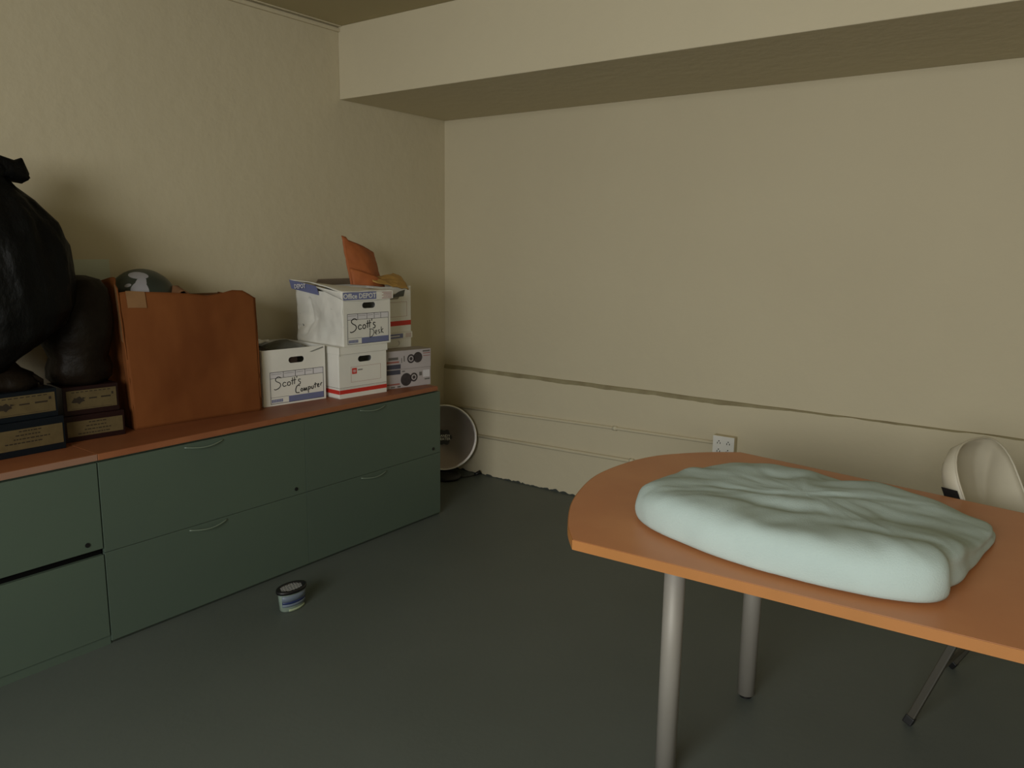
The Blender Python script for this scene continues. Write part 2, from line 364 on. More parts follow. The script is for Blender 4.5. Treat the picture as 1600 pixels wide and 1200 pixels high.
def depot_label(t, x, u0, W, second, dark='line'):
    # panel 0.05..W-0.012, v 0.02..0.165
    a, b = u0+0.022, u0+W-0.012; v0, v1 = 0.008, 0.158; lt = 0.0024
    rs = frame_lines(a, b, v0, v1, lt, x); rs.append((a, b, v1-0.03, v1-0.03+lt*0.8))
    for k in (0.24, 0.46, 0.64, 0.80):
        u = a+(b-a)*k; rs.append((u, u+lt, v1-0.03, v1))
    obj('label_frame', rects(rs, x), dark, t, label='printed outline with five small header cells')
    cells = []
    for k0, k1 in ((0,0.24),(0.24,0.46),(0.46,0.64),(0.64,0.80),(0.80,1)):
        cells.append((a+(b-a)*k0+lt*1.4, a+(b-a)*k1-lt*0.4, v1-0.027, v1-lt*1.3))
    obj('header_cells', rects(cells, x, 0.0003), 'lav', t)
    cl = []
    for k0, k1 in ((0,0.24),(0.24,0.46),(0.46,0.64),(0.64,0.80)):
        cl.append((a+(b-a)*k0+0.006, a+(b-a)*k1-0.008, v1-0.011, v1-0.0095))
    obj('header_print', rects(cl, x+0.0003), 'greyprint', t)
    bs = a+(b-a)*0.33
    obj('blue_band', rects([(bs, b-lt, v0+lt, v0+0.030)], x, 0.0004), 'blue', t)
    obj('band_print', rects([(bs+0.03+q*0.012, bs+0.03+q*0.012+0.009, v0+0.018, v0+0.0215) for q in range(9)] + [(bs+0.04+q*0.011, bs+0.04+q*0.011+0.008, v0+0.009, v0+0.011) for q in range(6)], x+0.0004, 0.0003), 'tubpale', t)
    obj('corner_print', rects([(a+0.006+q*0.0085, a+0.0125+q*0.0085, v0+0.007, v0+0.022) for q in range(7)], x, 0.0004), 'blue', t)
    obj('band_rule', rects([(a+lt, bs, v0+0.0305, v0+0.0318)], x, 0.0004), dark, t)

# --- carton with "Scott's Computer", open, on the worktop
c1 = thing('storage_carton', "open white carton handwritten Scott's Computer, beside the big brown cardboard box", 'storage box', (0.2327, -1.522, TZ), math.radians(-6.6))
X, U = carton_body(c1, 0.36, 0.336, 0.262)
depot_label(c1, X, U+0.014, 0.322, None)
obj('handwriting', stroke(SCOTTS, 0.0021, X+0.0008, 0.032, U+0.062, 0.072) .add(*(lambda m: (m.v, m.f))(stroke(COMPUTER, 0.0024, X+0.0008, 0.038, U+0.165, 0.04))), 'ink', c1, label="black marker handwriting reading Scott's Computer")
obj('torn_corner', MB().add([(X+0.001, U+0.25, 0.238), (X+0.001, U+0.325, 0.258), (X+0.001, U+0.328, 0.251), (X+0.001, U+0.262, 0.236)], [(0,1,2,3)]), 'crease', c1, solid=0.001)
# left rim flap bent outwards at the front corner
obj('bent_flap', MB().grid(lambda u, v: Vector((X-0.02-u*0.05, U+0.338+0.022*v*u, 0.262-0.05*v-0.01*u)), 5, 5), 'crease', c1, smooth=True, solid=0.003)
# contents
def hump(u, v):
    x = -0.14 + 0.29*u; y = -0.03 + 0.19*v
    z = 0.222 + 0.055*math.sin(math.pi*min(1, max(0, v)))*math.sin(math.pi*(0.15+0.7*u)) + 0.006*fbm((u*4, v*5, 3))
    return Vector((x, y, z))
tag(obj('plastic_sheet', MB().grid(hump, 18, 18).xf(Matrix.Translation((0.2327, -1.522, TZ)) @ Matrix.Rotation(math.radians(-6.6), 4, 'Z')), 'film', smooth=True, solid=0.002),
    "dark grey curved plastic sheet sticking up out of the Scott's Computer carton", 'plastic sheet')
def crump(u, v):
    a = Vector((-0.172 + 0.05*u, -0.16 + 0.21*v, 0.272 + 0.008*math.sin(2.5*u+4*v) + 0.016*fbm((u*6, v*6, 9)) - 0.01*u))
    return a
tag(obj('crumpled_paper', MB().grid(crump, 14, 14).xf(Matrix.Translation((0.2327, -1.522, TZ)) @ Matrix.Rotation(math.radians(-6.6), 4, 'Z')), 'white', smooth=False, solid=0.001),
    "crumpled pale paper at the back of the Scott's Computer carton, next to cardboard box", 'paper')
tag(obj('dark_fill', MB().box(-0.17, 0.17, -0.158, 0.02, 0.17, 0.238).xf(Matrix.Translation((0.2327, -1.522, TZ)) @ Matrix.Rotation(math.radians(-6.6), 4, 'Z')), 'darkcontents'),
    "dark brown block filling part of the Scott's Computer carton", 'contents')  # solid block added to give the carton a dark brown interior

# --- lower red-banded carton with lid
c2 = thing('storage_carton', "white carton with red band and small red square, directly under the Scott's Desk carton", 'storage box', (0.335, -1.192, TZ), math.radians(-5.1))
X, U = carton_body(c2, 0.37, 0.292, 0.249, drop=0.062)
W = 0.292
obj('red_band', MB().box(X, X+0.0005, U, U+W, 0.022, 0.042).box(X-0.37, X, U-0.0022, U-0.0015, 0.022, 0.042), 'red', c2)
obj('grey_rule', MB().box(X, X+0.0005, U, U+W, 0.052, 0.0535).box(X, X+0.0005, U, U+W, 0.0465, 0.0472).box(X-0.37, X, U-0.0022, U-0.0015, 0.052, 0.0535), 'greyprint', c2)
obj('label_frame', rects(frame_lines(U+0.07, U+0.255, 0.075, 0.152, 0.001, X), X), 'redthin', c2)
obj('red_square', rects([(U+0.076, U+0.105, 0.116, 0.145)], X, 0.0006), 'red', c2)
obj('square_print', rects([(U+0.081, U+0.1, 0.129, 0.1315), (U+0.083, U+0.098, 0.124, 0.1262), (U+0.083, U+0.098, 0.134, 0.136)], X+0.0006, 0.0003), 'lav', c2)
obj('small_print', rects([(U+0.112+q*0.006, U+0.1163+q*0.006, 0.131, 0.137) for q in range(5)], X, 0.0005), 'greyprint', c2)
lid2 = obj('lid', MB().box(-0.192, 0.192, -0.15, 0.15, 0.25, 0.254).box(0.188, 0.192, -0.15, 0.15, 0.218, 0.25).box(-0.192, 0.188, -0.15, -0.1465, 0.218, 0.25).box(-0.192, 0.188, 0.1465, 0.15, 0.218, 0.25), 'white', c2, bevel=0.0015)
obj('corner_tab', MB().box(0.1922, 0.1932, -0.147, -0.1455, 0.21, 0.254), 'crease', c2)

# --- upper carton "Scott's Desk"
Z3 = TZ+0.2545
c3 = thing('storage_carton', "dented white carton handwritten Scott's Desk with blue lid band, topmost in front", 'storage box', (0.333, -1.166, Z3), math.radians(-4))
X, U = carton_body(c3, 0.385, 0.294, 0.262, dent=True, drop=0.066)
W = 0.294
depot_label(c3, X, U, W, None)
obj('handwriting', stroke(SCOTTS, 0.0026, X+0.0008, 0.036, U+0.044, 0.064) .add(*(lambda m: (m.v, m.f))(stroke(DESK, 0.0019, X+0.0008, 0.04, U+0.155, 0.036))), 'ink', c3, label="black marker handwriting reading Scott's Desk")
obj('crease_shade_lines', MB().tube([(-0.075, U+0.022, 0.2), (0.06, U+0.001, 0.19), (0.113, U-0.001, 0.175)], 0.0017, 6).tube([(0.113, U-0.001, 0.175), (0.02, U+0.006, 0.13)], 0.0014, 6)
    .tube([(-0.17, U+0.012, 0.215), (-0.178, U+0.012, 0.12), (-0.15, U+0.02, 0.06), (-0.1, U+0.024, 0.03)], 0.0026, 6), 'creaseshade', c3)  # dark ribs paint shade into the folds of the dent
# lid: top sheet rising to the back left, left lip half torn away
def lidtop(u, v):
    x = 0.20 - 0.40*u; y = -0.158 + 0.316*v
    z = 0.265 + 0.046*u*(1-v)**1.2 + 0.010*math.sin(math.pi*u)*(1-v) + 0.004*fbm((u*4, v*4, 7))
    return Vector((x, y - 0.02*u*(1-v), z))
lid = obj('lid', MB().grid(lidtop, 20, 16), 'white', c3, smooth=True, solid=0.004)
fl = MB().grid(lambda u, v: Vector((0.2005+0.0015*math.sin(3*u), -0.158+0.316*u, 0.265-0.040*v-0.004*math.sin(math.pi*u))), 12, 3)
obj('lid_front_lip', fl, 'white', lid, solid=0.003)
obj('lid_blue_panel', rects([(-0.155, 0.048, 0.226, 0.263)], 0.2035), 'blue', lid)
text_on('Office DEPOT', 0.034, 0.2044, -0.054, 0.2435, 'lid_lettering', 'logo', lid, label='white lettering reading Office DEPOT')
obj('lid_red_print', rects([(0.085+ (q%2)*0.01, 0.15, 0.256-q*0.007, 0.2585-q*0.007) for q in range(5)], 0.2035), 'redthin', lid)
# left lip: rear half with blue panel, front half folded under the top sheet
def lipl(u, v):
    x = -0.2 + 0.21*u; z0 = 0.265 + 0.046*(1-u*0.525); return Vector((x, -0.179+0.012*u + 0.012*v, z0-0.044*v))
obj('lid_left_lip', MB().grid(lipl, 8, 3), 'blue', lid, solid=0.003, label='blue rear half of the lid lip')
text_on('DEPOT', 0.03, 0, 0, 0, 'lip_lettering', 'lav', lid).matrix_local = Matrix.Translation((-0.11, -0.180, 0.281)) @ Matrix.Rotation(math.radians(-90), 4, 'Z') @ Matrix.Rotation(math.radians(4), 4, 'X')
def fold(u, v):
    x = 0.01 + 0.19*u; return Vector((x, -0.168 + 0.01*u + 0.014*v*v, 0.285 - 0.022*u - 0.040*v*(0.25+0.75*u)))
obj('lid_bent_lip', MB().grid(fold, 10, 5), 'white', lid, smooth=True, solid=0.003)
obj('lid_top_print', MB().add([(0.09, -0.10, 0.2735), (0.075, -0.105, 0.274), (-0.06, 0.02, 0.2775), (-0.045, 0.03, 0.277)], [(0,1,2,3)]).add([(0.05, -0.12, 0.2765), (-0.04, -0.04, 0.279), (-0.06, -0.05, 0.28), (0.03, -0.13, 0.278)], [(0,1,2,3)]), 'greyprint', lid, solid=0.001)

# --- rear stack: office carton below, red-banded open carton above
c4 = thing('storage_carton', 'white carton with blue lid label in rear stack, partly behind the loudspeaker boxes', 'storage box', (0.2, -0.855, TZ), 0)
X, U = carton_body(c4, 0.35, 0.28, 0.27); W = 0.28
obj('lid', MB().box(-0.182, 0.182, -0.145, 0.145, 0.271, 0.275).box(0.178, 0.182, -0.145, 0.145, 0.24, 0.271).box(-0.182, 0.178, -0.145, -0.1415, 0.24, 0.271).box(-0.182, 0.178, 0.1415, 0.145, 0.24, 0.271), 'white', c4, bevel=0.0015)
# NB: the lid carries its own print; hand hole shows white board behind
obj('lid_blue_panel', rects([(-0.12, 0.07, 0.244, 0.268)], 0.1822), 'blue', c4)
obj('lid_print', rects([(-0.05, 0.045, 0.253, 0.259)], 0.1829, 0.0003), 'lav', c4)
obj('lid_red_print', rects([(0.09, 0.135, 0.264-q*0.006, 0.266-q*0.006) for q in range(4)], 0.1822), 'redthin', c4)
obj('hole_backing', MB().box(0.168, 0.17, -0.04, 0.06, 0.195, 0.235), 'white', c4)
c5 = thing('storage_carton', 'open white red-banded carton atop the rear stack, holding the mailers', 'storage box', (0.2, -0.855, TZ+0.2755), 0)
X, U = carton_body(c5, 0.35, 0.28, 0.25); W = 0.28
obj('red_band', rects([(U, U+W, 0.036, 0.062)], X), 'red', c5)
obj('label_frame', rects(frame_lines(U+0.06, U+0.25, 0.085, 0.165, 0.0012, X), X), 'redthin', c5)
obj('dark_print', MB().add([(X+0.0008, U+0.13, 0.19), (X+0.0008, U+0.225, 0.195), (X+0.0008, U+0.235, 0.23), (X+0.0008, U+0.19, 0.222), (X+0.0008, U+0.15, 0.205)], [(0,1,2,3,4)]), 'film', c5, solid=0.0006)
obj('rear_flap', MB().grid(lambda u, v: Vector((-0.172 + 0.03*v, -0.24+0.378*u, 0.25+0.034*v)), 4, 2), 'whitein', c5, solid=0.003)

# --- mailers
def env_orange(u, v):
    # standing in the rear carton, bulged and leaning; u across, v up
    y = -1.165 + 0.235*u + 0.035*v*(1-u) - 0.075*v*(1-u) + 0.055*v*u - 0.05*(1-v)*(1-u)*0
    z = 1.268 - 0.02*u + (0.235 - 0.055*u)*v
    y = -1.11*(1-u) + -0.885*u + v*0.035
    x = 0.33 - 0.10*v + 0.045*math.sin(math.pi*u)*math.sin(math.pi*(0.2+0.6*v)) + 0.006*fbm((u*4, v*4, 4))
    if v > 0.9 and u < 0.12: z += 0.012
    return Vector((x, y, z))
em = thing('padded_mailer', 'orange kraft mailer standing upright in the top rear carton', 'envelope', (0.3, -1.03, 1.235))
T = Matrix.Translation((-0.3, 1.03, -1.235))
obj('front_sheet', MB().grid(env_orange, 22, 22).xf(T), 'orange', em, smooth=True, solid=0.004)
def env_fold(u, v):
    p = env_orange(u, 0.0 + 0.36*v*(1.0-0.55*u)); p.x += 0.018 + 0.012*math.sin(math.pi*u); return p
obj('lower_fold', MB().grid(env_fold, 16, 8).xf(T), 'orange', em, smooth=True, solid=0.003, label='lighter orange folded lower pocket')
def env_yel(u, v):
    y = -1.03 + 0.295*u - 0.06*v*u + 0.03*v
    x = 0.30 + 0.105*v + 0.012*math.sin(3*u)
    zt = 1.288 + 0.030*u - 0.012*max(0, u-0.85)/0.15; zb = 1.278 - 0.046*u
    z = zt*(1-v) + zb*v + 0.012*math.sin(math.pi*v) + 0.007*fbm((u*5, v*5, 1), 1, 4)
    return Vector((x, y, z))
tag(obj('bubble_mailer', MB().grid(env_yel, 26, 18), 'yellow', smooth=True, solid=0.007), 'yellow bubble mailer draped over the front edge of the top rear carton', 'envelope')

# --- two speaker cartons
def spk(z, label, flip, dx=0):
    t = thing('speaker_carton', label, 'box', (0.465+dx, -0.885, z), math.radians(-12), 'loudspeaker cartons at the worktop end')
    hd, hw, h = 0.058, 0.15, 0.0985; sh = -0.015
    b = obj('carton', MB().box(-hd, hd, -hw, hw, 0, h), 'spk', t, bevel=0.0015)
    obj('top_sheet', MB().box(-hd+0.001, hd-0.001, -hw+0.001, hw-0.001, h, h+0.0006), 'spktop', t)
    x = hd
    def disc(u, v, r, m, e, nm):
        return obj(nm, MB().tube([(x, u+sh, v), (x+e, u+sh, v)], r, 32), m, t)
    if not flip:   # upper
        cs = [(0.036, 0.052, 0.019), (0.080, 0.056, 0.0285)]
    else:
        cs = [(0.055, 0.050, 0.019), (0.006, 0.042, 0.0345)]
    (u, v, r), (u2, v2, r2) = cs
    disc(u, v, r+0.005, 'cone', 0.0006, 'printed_speaker'); disc(u, v, r-0.004, 'spk', 0.0009, 'speaker_ring'); disc(u, v, r*0.5, 'cone', 0.0012, 'speaker_core')
    disc(u2, v2, r2, 'cone', 0.0006, 'printed_grille')
    if not flip:
        P = [('red_print', 'redthin', [(-0.115, -0.04, 0.036, 0.045), (0.115, 0.16, 0.074, 0.078), (0.115, 0.16, 0.060, 0.063)]),
             ('dark_print', 'greyprint', [(-0.105, -0.045, 0.052, 0.066), (0.112, 0.158, 0.083, 0.091), (-0.01, -0.004, 0.04, 0.07), (-0.025, -0.021, 0.035, 0.06)]),
             ('black_print', 'line', [(-0.115, -0.03, 0.004, 0.028)])]
    else:
        P = [('red_print', 'redthin', [(-0.115, -0.035, 0.018, 0.026)]),
             ('dark_print', 'greyprint', [(-0.09, -0.065, 0.004, 0.011), (-0.05, -0.03, 0.004, 0.012), (0.09, 0.108, 0.055, 0.075), (0.125, 0.158, 0.03, 0.037), (-0.02, -0.002, 0.084, 0.090)]),
             ('black_print', 'line', [(-0.115, -0.03, 0.074, 0.0975)]), ('pale_print', 'lav', [(0.115, 0.158, 0.045, 0.083)])]
    for nm, mm, rl in P:
        for r_ in rl: obj(nm, rects([(max(-0.149, r_[0]+sh), r_[1]+sh, r_[2], r_[3])], x), mm, t)
    return t
spk(TZ, 'lower of two printed loudspeaker cartons stacked at the end of the worktop', True)
spk(TZ+0.0995, 'upper of two printed loudspeaker cartons stacked at the end of the worktop', False, 0.002)

# ------------------------------------------------------------------ big cardboard box
cb = thing('cardboard_box', 'large worn brown open cardboard box on the worktop between trophies and white cartons', 'cardboard box', (0.372, -2.305, TZ), math.radians(-6.3))
BW, BD = 0.557, 0.335
def top_front(u):
    # height of the front panel's ragged rim
    pts = [(0, 0.548), (0.06, 0.552), (0.2, 0.548), (0.35, 0.543), (0.5, 0.535), (0.62, 0.525), (0.72, 0.532), (0.82, 0.545), (0.9, 0.542), (0.96, 0.523), (1, 0.508)]
    for (a, h0), (b, h1) in zip(pts, pts[1:]):
        if u <= b: return h0+(h1-h0)*(u-a)/(b-a)
    return pts[-1][1]
def front(u, v):
    z = v*top_front(u)
    bul = 0.012*math.sin(math.pi*u)*math.sin(math.pi*v) + 0.004*fbm((u*3, v*3, 0)) - 0.03*max(0, v-0.35)*(1-u)**3 
    return Vector((bul - 0.012*v*v, BW*u - 0.020*v*(1-u)+ -0.004*v*u, z))
obj('front_panel', MB().grid(front, 50, 40), 'card', cb, smooth=True, solid=0.005, off=-1)
def left(u, v):
    # u from front edge back to the wall, v up; rises as a raised flap
    ht = 0.585 + 0.035*math.sin(math.pi*min(1, u*2.2))*(u < 0.45) + 0.01*u - 0.02*u*u
    z = v*(0.565+0.05*min(1, u*6) - 0.045*u)
    cr = 0.010*math.exp(-((u-0.14-0.05*math.sin(v*3))/0.05)**2)
    return Vector((-0.012*v*v*(1-u) - u*BD - 0.022*max(0, v-0.35)*(1-u)**2, -0.020*v + cr*(0.3+v*0.7)*1.2 - 0.004*fbm((u*3, v*4, 5)) + 0.05*max(0, v-0.88)*u, z))
obj('left_panel', MB().grid(left, 40, 40), 'card', cb, smooth=True, solid=0.005)
obj('right_panel', MB().grid(lambda u, v: Vector((-0.012*v*v-u*BD, BW-0.003*v + 0.004*fbm((u*3, v*3, 8)), v*(0.508+0.01*u))), 12, 12), 'card', cb, smooth=True, solid=0.005)
obj('back_panel', MB().box(-BD-0.004, -BD, 0, BW, 0, 0.515), 'cardin', cb)
obj('bottom_panel', MB().box(-BD, -0.006, 0.004, BW-0.004, 0, 0.005), 'cardin', cb)
obj('inner_flap', MB().grid(lambda u, v: Vector((-0.05-0.24*u, 0.2+0.29*v, 0.515 + 0.05*math.exp(-((v-0.18)/0.1)**2)*(1-abs(u-0.3)) - 0.012*v*u + 0.006*fbm((u*4, v*4, 2)))), 16, 20), 'cardin', cb, smooth=True, solid=0.004, label='folded-in top flap of the box')
obj('packing_tape', MB().grid(lambda u, v: (lambda p: Vector((p.x+0.0035, p.y, p.z)))(front(0.05+0.125*u, 0.885+0.12*v*(1-0.03*u))), 6, 6), 'tape', cb, solid=0.0006, label='short strip of tan packing tape at the top left')
# vertical tan strip, lighter than the cardboard, at the front left corner
obj('corner_strip', MB().grid(lambda u, v: (lambda p: Vector((p.x, p.y-0.0035, p.z)))(left(0.01+0.05*u, 0.62+0.38*v)), 3, 10), 'tape', cb, solid=0.0006)

# ball in the box
bl = thing('ball', 'dark green ball with pale printed shapes, poking out of the brown cardboard box', 'ball', (0.185, -2.137, 1.222-0.137))
bm_ = bmesh.new(); bmesh.ops.create_uvsphere(bm_, u_segments=48, v_segments=32, radius=0.137)
mb = MB(); mb.add([v.co.copy() + Vector((0, 0, 0.137)) for v in bm_.verts], [tuple(v.index for v in f.verts) for f in bm_.faces]); bm_.free()
obj('sphere', mb, 'ball', bl, smooth=True)
bc = Vector((0.185, -2.137, 1.222)); view = (Vector((3.4, -3.88, 1.471)) - bc).normalized()
def ball_patch(du, dv, a, b, th, wob=0.0, ph=0):
    # ellipse patch laid on the sphere; du right, dv up (angles) from the direction facing the room
    r = Vector((0.59, 0.807, 0)).normalized(); u = Vector((0, 0, 1)); f = Vector((0.807, -0.59, 0))
    c = (f*math.cos(dv)*math.cos(du) + r*math.sin(du)*math.cos(dv) + u*math.sin(dv)).normalized()
    e1 = (r - c*r.dot(c)).normalized(); e2 = c.cross(e1)*-1
    if e2.z < 0: e2 = -e2
    A = e1*math.cos(th)+e2*math.sin(th); B = -e1*math.sin(th)+e2*math.cos(th)
    n = 28; vs = [c*0.1376 + Vector((0,0,0.137))]
    for ring in (0.5, 1.0):
        for k in range(n):
            t = 2*math.pi*k/n; rr = ring*(1+wob*math.sin(3*t+ph))
            p = (c + A*a*rr*math.cos(t) + B*b*rr*math.sin(t)).normalized()*0.1376
            vs.append(p + Vector((0,0,0.137)))
    fs = [(0, 1+k, 1+(k+1)%n) for k in range(n)] + [(1+k, 1+n+k, 1+n+(k+1)%n, 1+(k+1)%n) for k in range(n)]
    return vs, fs
mb = MB()
for a in ((-0.02, 0.98, 0.30, 0.17, -0.25, 0.05), (0.08, 0.44, 0.27, 0.25, -0.9, 0.08, 1), (-0.32, 0.56, 0.10, 0.06, 0.1), (0.16, 0.72, 0.13, 0.15, 0.6, 0.15), (0.05, 0.66, 0.10, 0.1, 0)):
    mb.add(*ball_patch(*a))
obj('printed_shapes', mb, 'ballwhite', bl, smooth=True)

# paper taped on the wall behind
tag(obj('paper_sheet', MB().box(0.001, 0.003, -2.42, -2.175, 1.17, 1.395), 'paper'), 'pale grey-green paper sheet on the left wall above the dark trophy', 'paper')

# ------------------------------------------------------------------ trophies
def trophy(loc, rz, w, d, h1, h2, m, label, extra):
    t = thing('trophy', label, 'trophy', loc, rz, 'two trophies at the left end of the worktop')
    hw, hd = w/2, d/2; i = 0.012
    obj('lower_tier', MB().box(-hd, hd, -hw, hw, 0, h1), m, t, bevel=0.002)
    obj('upper_tier', MB().box(-hd+i, hd-i, -hw+i, hw-i, h1, h2), m, t, bevel=0.002)
    x1 = hd; x2 = hd-i
    def plate(x, u0, u1, v0, v1, nm):
        p = obj(nm, MB().box(x, x+0.0015, u0, u1, v0, v1), 'brass', t, bevel=0.0005)
        return p
    p1 = plate(x1, -hw+0.014, hw-0.008, 0.2*h1, 0.79*h1, 'lower_plate')
    p2 = plate(x2, -hw+i+0.012, hw-i-0.008, h1+0.02, h2-0.014, 'upper_plate')
    random.seed(5+int(w*1000))
    rs = []; W = w-0.02; vb = 0.79*h1-0.006
    for row, (a, b) in enumerate(((0.38, 0.66), (0.33, 0.66), (0.3, 0.78), (0.18, 0.7))):
        u = -hw+0.014+W*a
        while u < -hw+0.014+W*b:
            l = random.uniform(0.005, 0.014); rs.append((u, u+l, vb-row*0.0135-0.004, vb-row*0.0135)); u += l+0.003
    obj('engraving', rects(rs, x1+0.0015, 0.0003), 'brasstext', p1)
    u0 = -hw+i+0.012; Wp = w-2*i-0.02; vm = (h1+0.02+h2-0.014)/2
    mb = MB()
    k = 14; mb.add([(x2+0.0018, u0+Wp*0.22+0.022*math.cos(2*math.pi*q/k)*(1+0.25*math.sin(5*q)), vm+0.012*math.sin(2*math.pi*q/k)*(1+0.3*math.cos(4*q))) for q in range(k)], [tuple(range(k))])
    mb.add([(x2+0.0018, u0+Wp*0.3, vm+0.001), (x2+0.0018, u0+Wp*0.38, vm+0.006), (x2+0.0018, u0+Wp*0.31, vm+0.01)], [(0,1,2)])
    obj('emblem', mb, 'brasstext', p2, solid=0.0004)
    rs = [(u0+Wp*0.44, u0+Wp*0.60, vm+0.001, vm+0.006), (u0+Wp*0.68, u0+Wp*0.88, vm+0.001, vm+0.007), (u0+Wp*0.9, u0+Wp*0.94, vm+0.01, vm+0.02)]
    rs += [(u0+Wp*(0.1+0.09*q), u0+Wp*(0.16+0.09*q), h2-0.022, h2-0.019) for q in range(9)]
    rs += [(u0+Wp*0.08, u0+Wp*0.9, h1+0.0245, h1+0.0255)]
    obj('engraving', rects(rs, x2+0.0015, 0.0003), 'brasstext', p2)
    extra(t, h2)
    return t
def blob(prof, seg, c, amp, sc, seed, lobes=0, lamp=0):
    mb = MB().lathe(prof, seg)
    for i, v in enumerate(mb.v):
        r = math.hypot(v.x, v.y); a = math.atan2(v.y, v.x)
        k = 1 + amp*fbm((v.x*sc+seed, v.y*sc, v.z*sc*0.6), 1, 3) + lamp*math.sin(lobes*a + v.z*6)
        mb.v[i] = Vector((c[0]+v.x*k, c[1]+v.y*k, c[2]+v.z))
    return mb
def fig_left(t, h):
    # dark rocky foot with a splayed talon, column going up into the bag
    pr = [(0.001, 0), (0.105, 0.0), (0.11, 0.02), (0.095, 0.05), (0.06, 0.07), (0.045, 0.09), (0.05, 0.115), (0.075, 0.15), (0.07, 0.25), (0.04, 0.4), (0.001, 0.5)]
    obj('figure', blob(pr, 40, (0, -0.01, h), 0.16, 7, 2.2, 3, 0.05), 'bronze', t, smooth=True, label='dark figure whose top is inside the black bag')
    obj('talon', MB().tube([(0.05, 0.03, h+0.035), (0.06, 0.07, h+0.035), (0.065, 0.092, h+0.02), (0.066, 0.096, h+0.002)], [0.018, 0.015, 0.01, 0.003], 12), 'bronze', t, smooth=True)
def fig_right(t, h):
    pr = [(0.001, 0), (0.095, 0.0), (0.112, 0.02), (0.118, 0.06), (0.105, 0.10), (0.122, 0.15), (0.126, 0.22), (0.122, 0.30), (0.118, 0.36), (0.095, 0.395), (0.05, 0.41), (0.001, 0.412)]
    obj('figure', blob(pr, 64, (-0.025, 0.0, h), 0.13, 8, 7.7, 5, 0.03), 'bronze', t, smooth=True, label='tall dark brown wrinkled shape filling the space beside the cardboard box')
trophy((0.315, -2.733, TZ), 0, 0.256, 0.27, 0.122, 0.225, 'navy', 'dark navy two-tier trophy under a black bin bag at the left picture edge', fig_left)
trophy((0.30, -2.463, TZ), math.radians(-6), 0.222, 0.19, 0.098, 0.206, 'maroon', 'dark maroon two-tier trophy with brass plates leaning near the brown cardboard box', fig_right)
# black bag hanging over the left trophy
def bag():
    pr = [(0.03, 0.04), (0.10, 0.0), (0.15, 0.02), (0.205, 0.075), (0.232, 0.16), (0.238, 0.28), (0.226, 0.40), (0.195, 0.48), (0.13, 0.555), (0.075, 0.60), (0.05, 0.632)]
    # densify
    q = []
    for (a, b), (c, d) in zip(pr, pr[1:]):
        for k in range(5): q.append((a+(c-a)*k/5, b+(d-b)*k/5))
    q.append(pr[-1])
    mb = MB().lathe(q, 72)
    for i, v in enumerate(mb.v):
        a = math.atan2(v.y, v.x); t = v.z/0.63
        k = 1 + 0.055*fbm((math.cos(a)*2.2, math.sin(a)*2.2, v.z*3), 1, 4) + 0.05*t*t*math.sin(9*a+3*math.sin(v.z*7)) + 0.015*math.sin(17*a+v.z*9)
        shift = Vector((0.0, 0.055*(1-t)*0.0 - 0.0*t, 0))
        lowy = -0.02 + 0.06*max(0, 0.3-t)*math.cos(a-1.2)
        mb.v[i] = Vector((v.x*k*0.9, v.y*k + 0.00, v.z - (0.11*max(0, (0.35-t)/0.35))*(-math.sin(a))*1.0*(1 if True else 0)*1.0*0.8))
    return mb
bg = thing('bin_bag', 'knotted black plastic bin bag draped over the left trophy at the picture edge', 'bag', (0.30, -2.715, 1.055))
obj('bag_body', bag(), 'bag', bg, smooth=True)
kn = MB().tube([(0, 0.0, 0.60), (0.0, 0.01, 0.64), (0.0, 0.03, 0.665)], [0.055, 0.04, 0.045], 20)
kn.tube([(0.0, -0.09, 0.665), (0.0, -0.03, 0.665), (0.0, 0.03, 0.672), (0.0, 0.085, 0.650), (0, 0.115, 0.625)], [0.02, 0.038, 0.044, 0.037, 0.02], 20)
kn.tube([(0.01, 0.05, 0.65), (0.01, 0.095, 0.67), (0.0, 0.11, 0.645)], [0.03, 0.026, 0.022], 16)
for i, v in enumerate(kn.v): kn.v[i] = v + Vector((0.01*fbm((v.x*30, v.y*30, v.z*30)), 0.008*fbm((v.y*30, v.z*30, 2)), 0.010*fbm((v.z*30, v.x*30, v.y*25))))
obj('knot', kn, 'bag', bg, smooth=True)

# ------------------------------------------------------------------ conduits and outlet on the back wall
def conduit(pts, r, label, clips):
    t = thing('conduit', label, 'pipe', tuple(pts[0]), 0)
    o = Vector(pts[0])
    obj('tube', MB().tube([Vector(p)-o for p in pts], r, 14), 'wall', t, smooth=True)
    for p in clips:
        p = Vector(p)-o; obj('coupling', MB().tube([p-Vector((0.012,0,0)), p+Vector((0.012,0,0))], r+0.004, 14), 'chip', t, smooth=True)
conduit([(0.012, -0.021, 0.428), (0.6, -0.021, 0.440), (1.2, -0.021, 0.455), (1.78, -0.021, 0.4665), (1.895, -0.021, 0.469)], 0.009, 'upper thin painted conduit running along the back wall into the outlet box', [(1.30, -0.021, 0.457)])
conduit([(0.012, -0.022, 0.253), (0.9, -0.022, 0.272), (1.40, -0.022, 0.283), (1.46, -0.022, 0.287), (2.3, -0.022, 0.30)], 0.0105, 'lower thin painted conduit running along the back wall behind the table', [(1.415, -0.022, 0.284)])
ob = thing('outlet_box', 'surface-mounted four-socket electrical outlet box on the back wall behind the table', 'electrical outlet', (1.955, 0, 0.46))
obj('box', MB().box(-0.058, 0.058, -0.052, -0.012, -0.058, 0.058), 'wall', ob, bevel=0.003)
pl = obj('cover_plate', MB().box(-0.057, 0.057, -0.056, -0.052, -0.057, 0.057), 'white', ob, bevel=0.002)
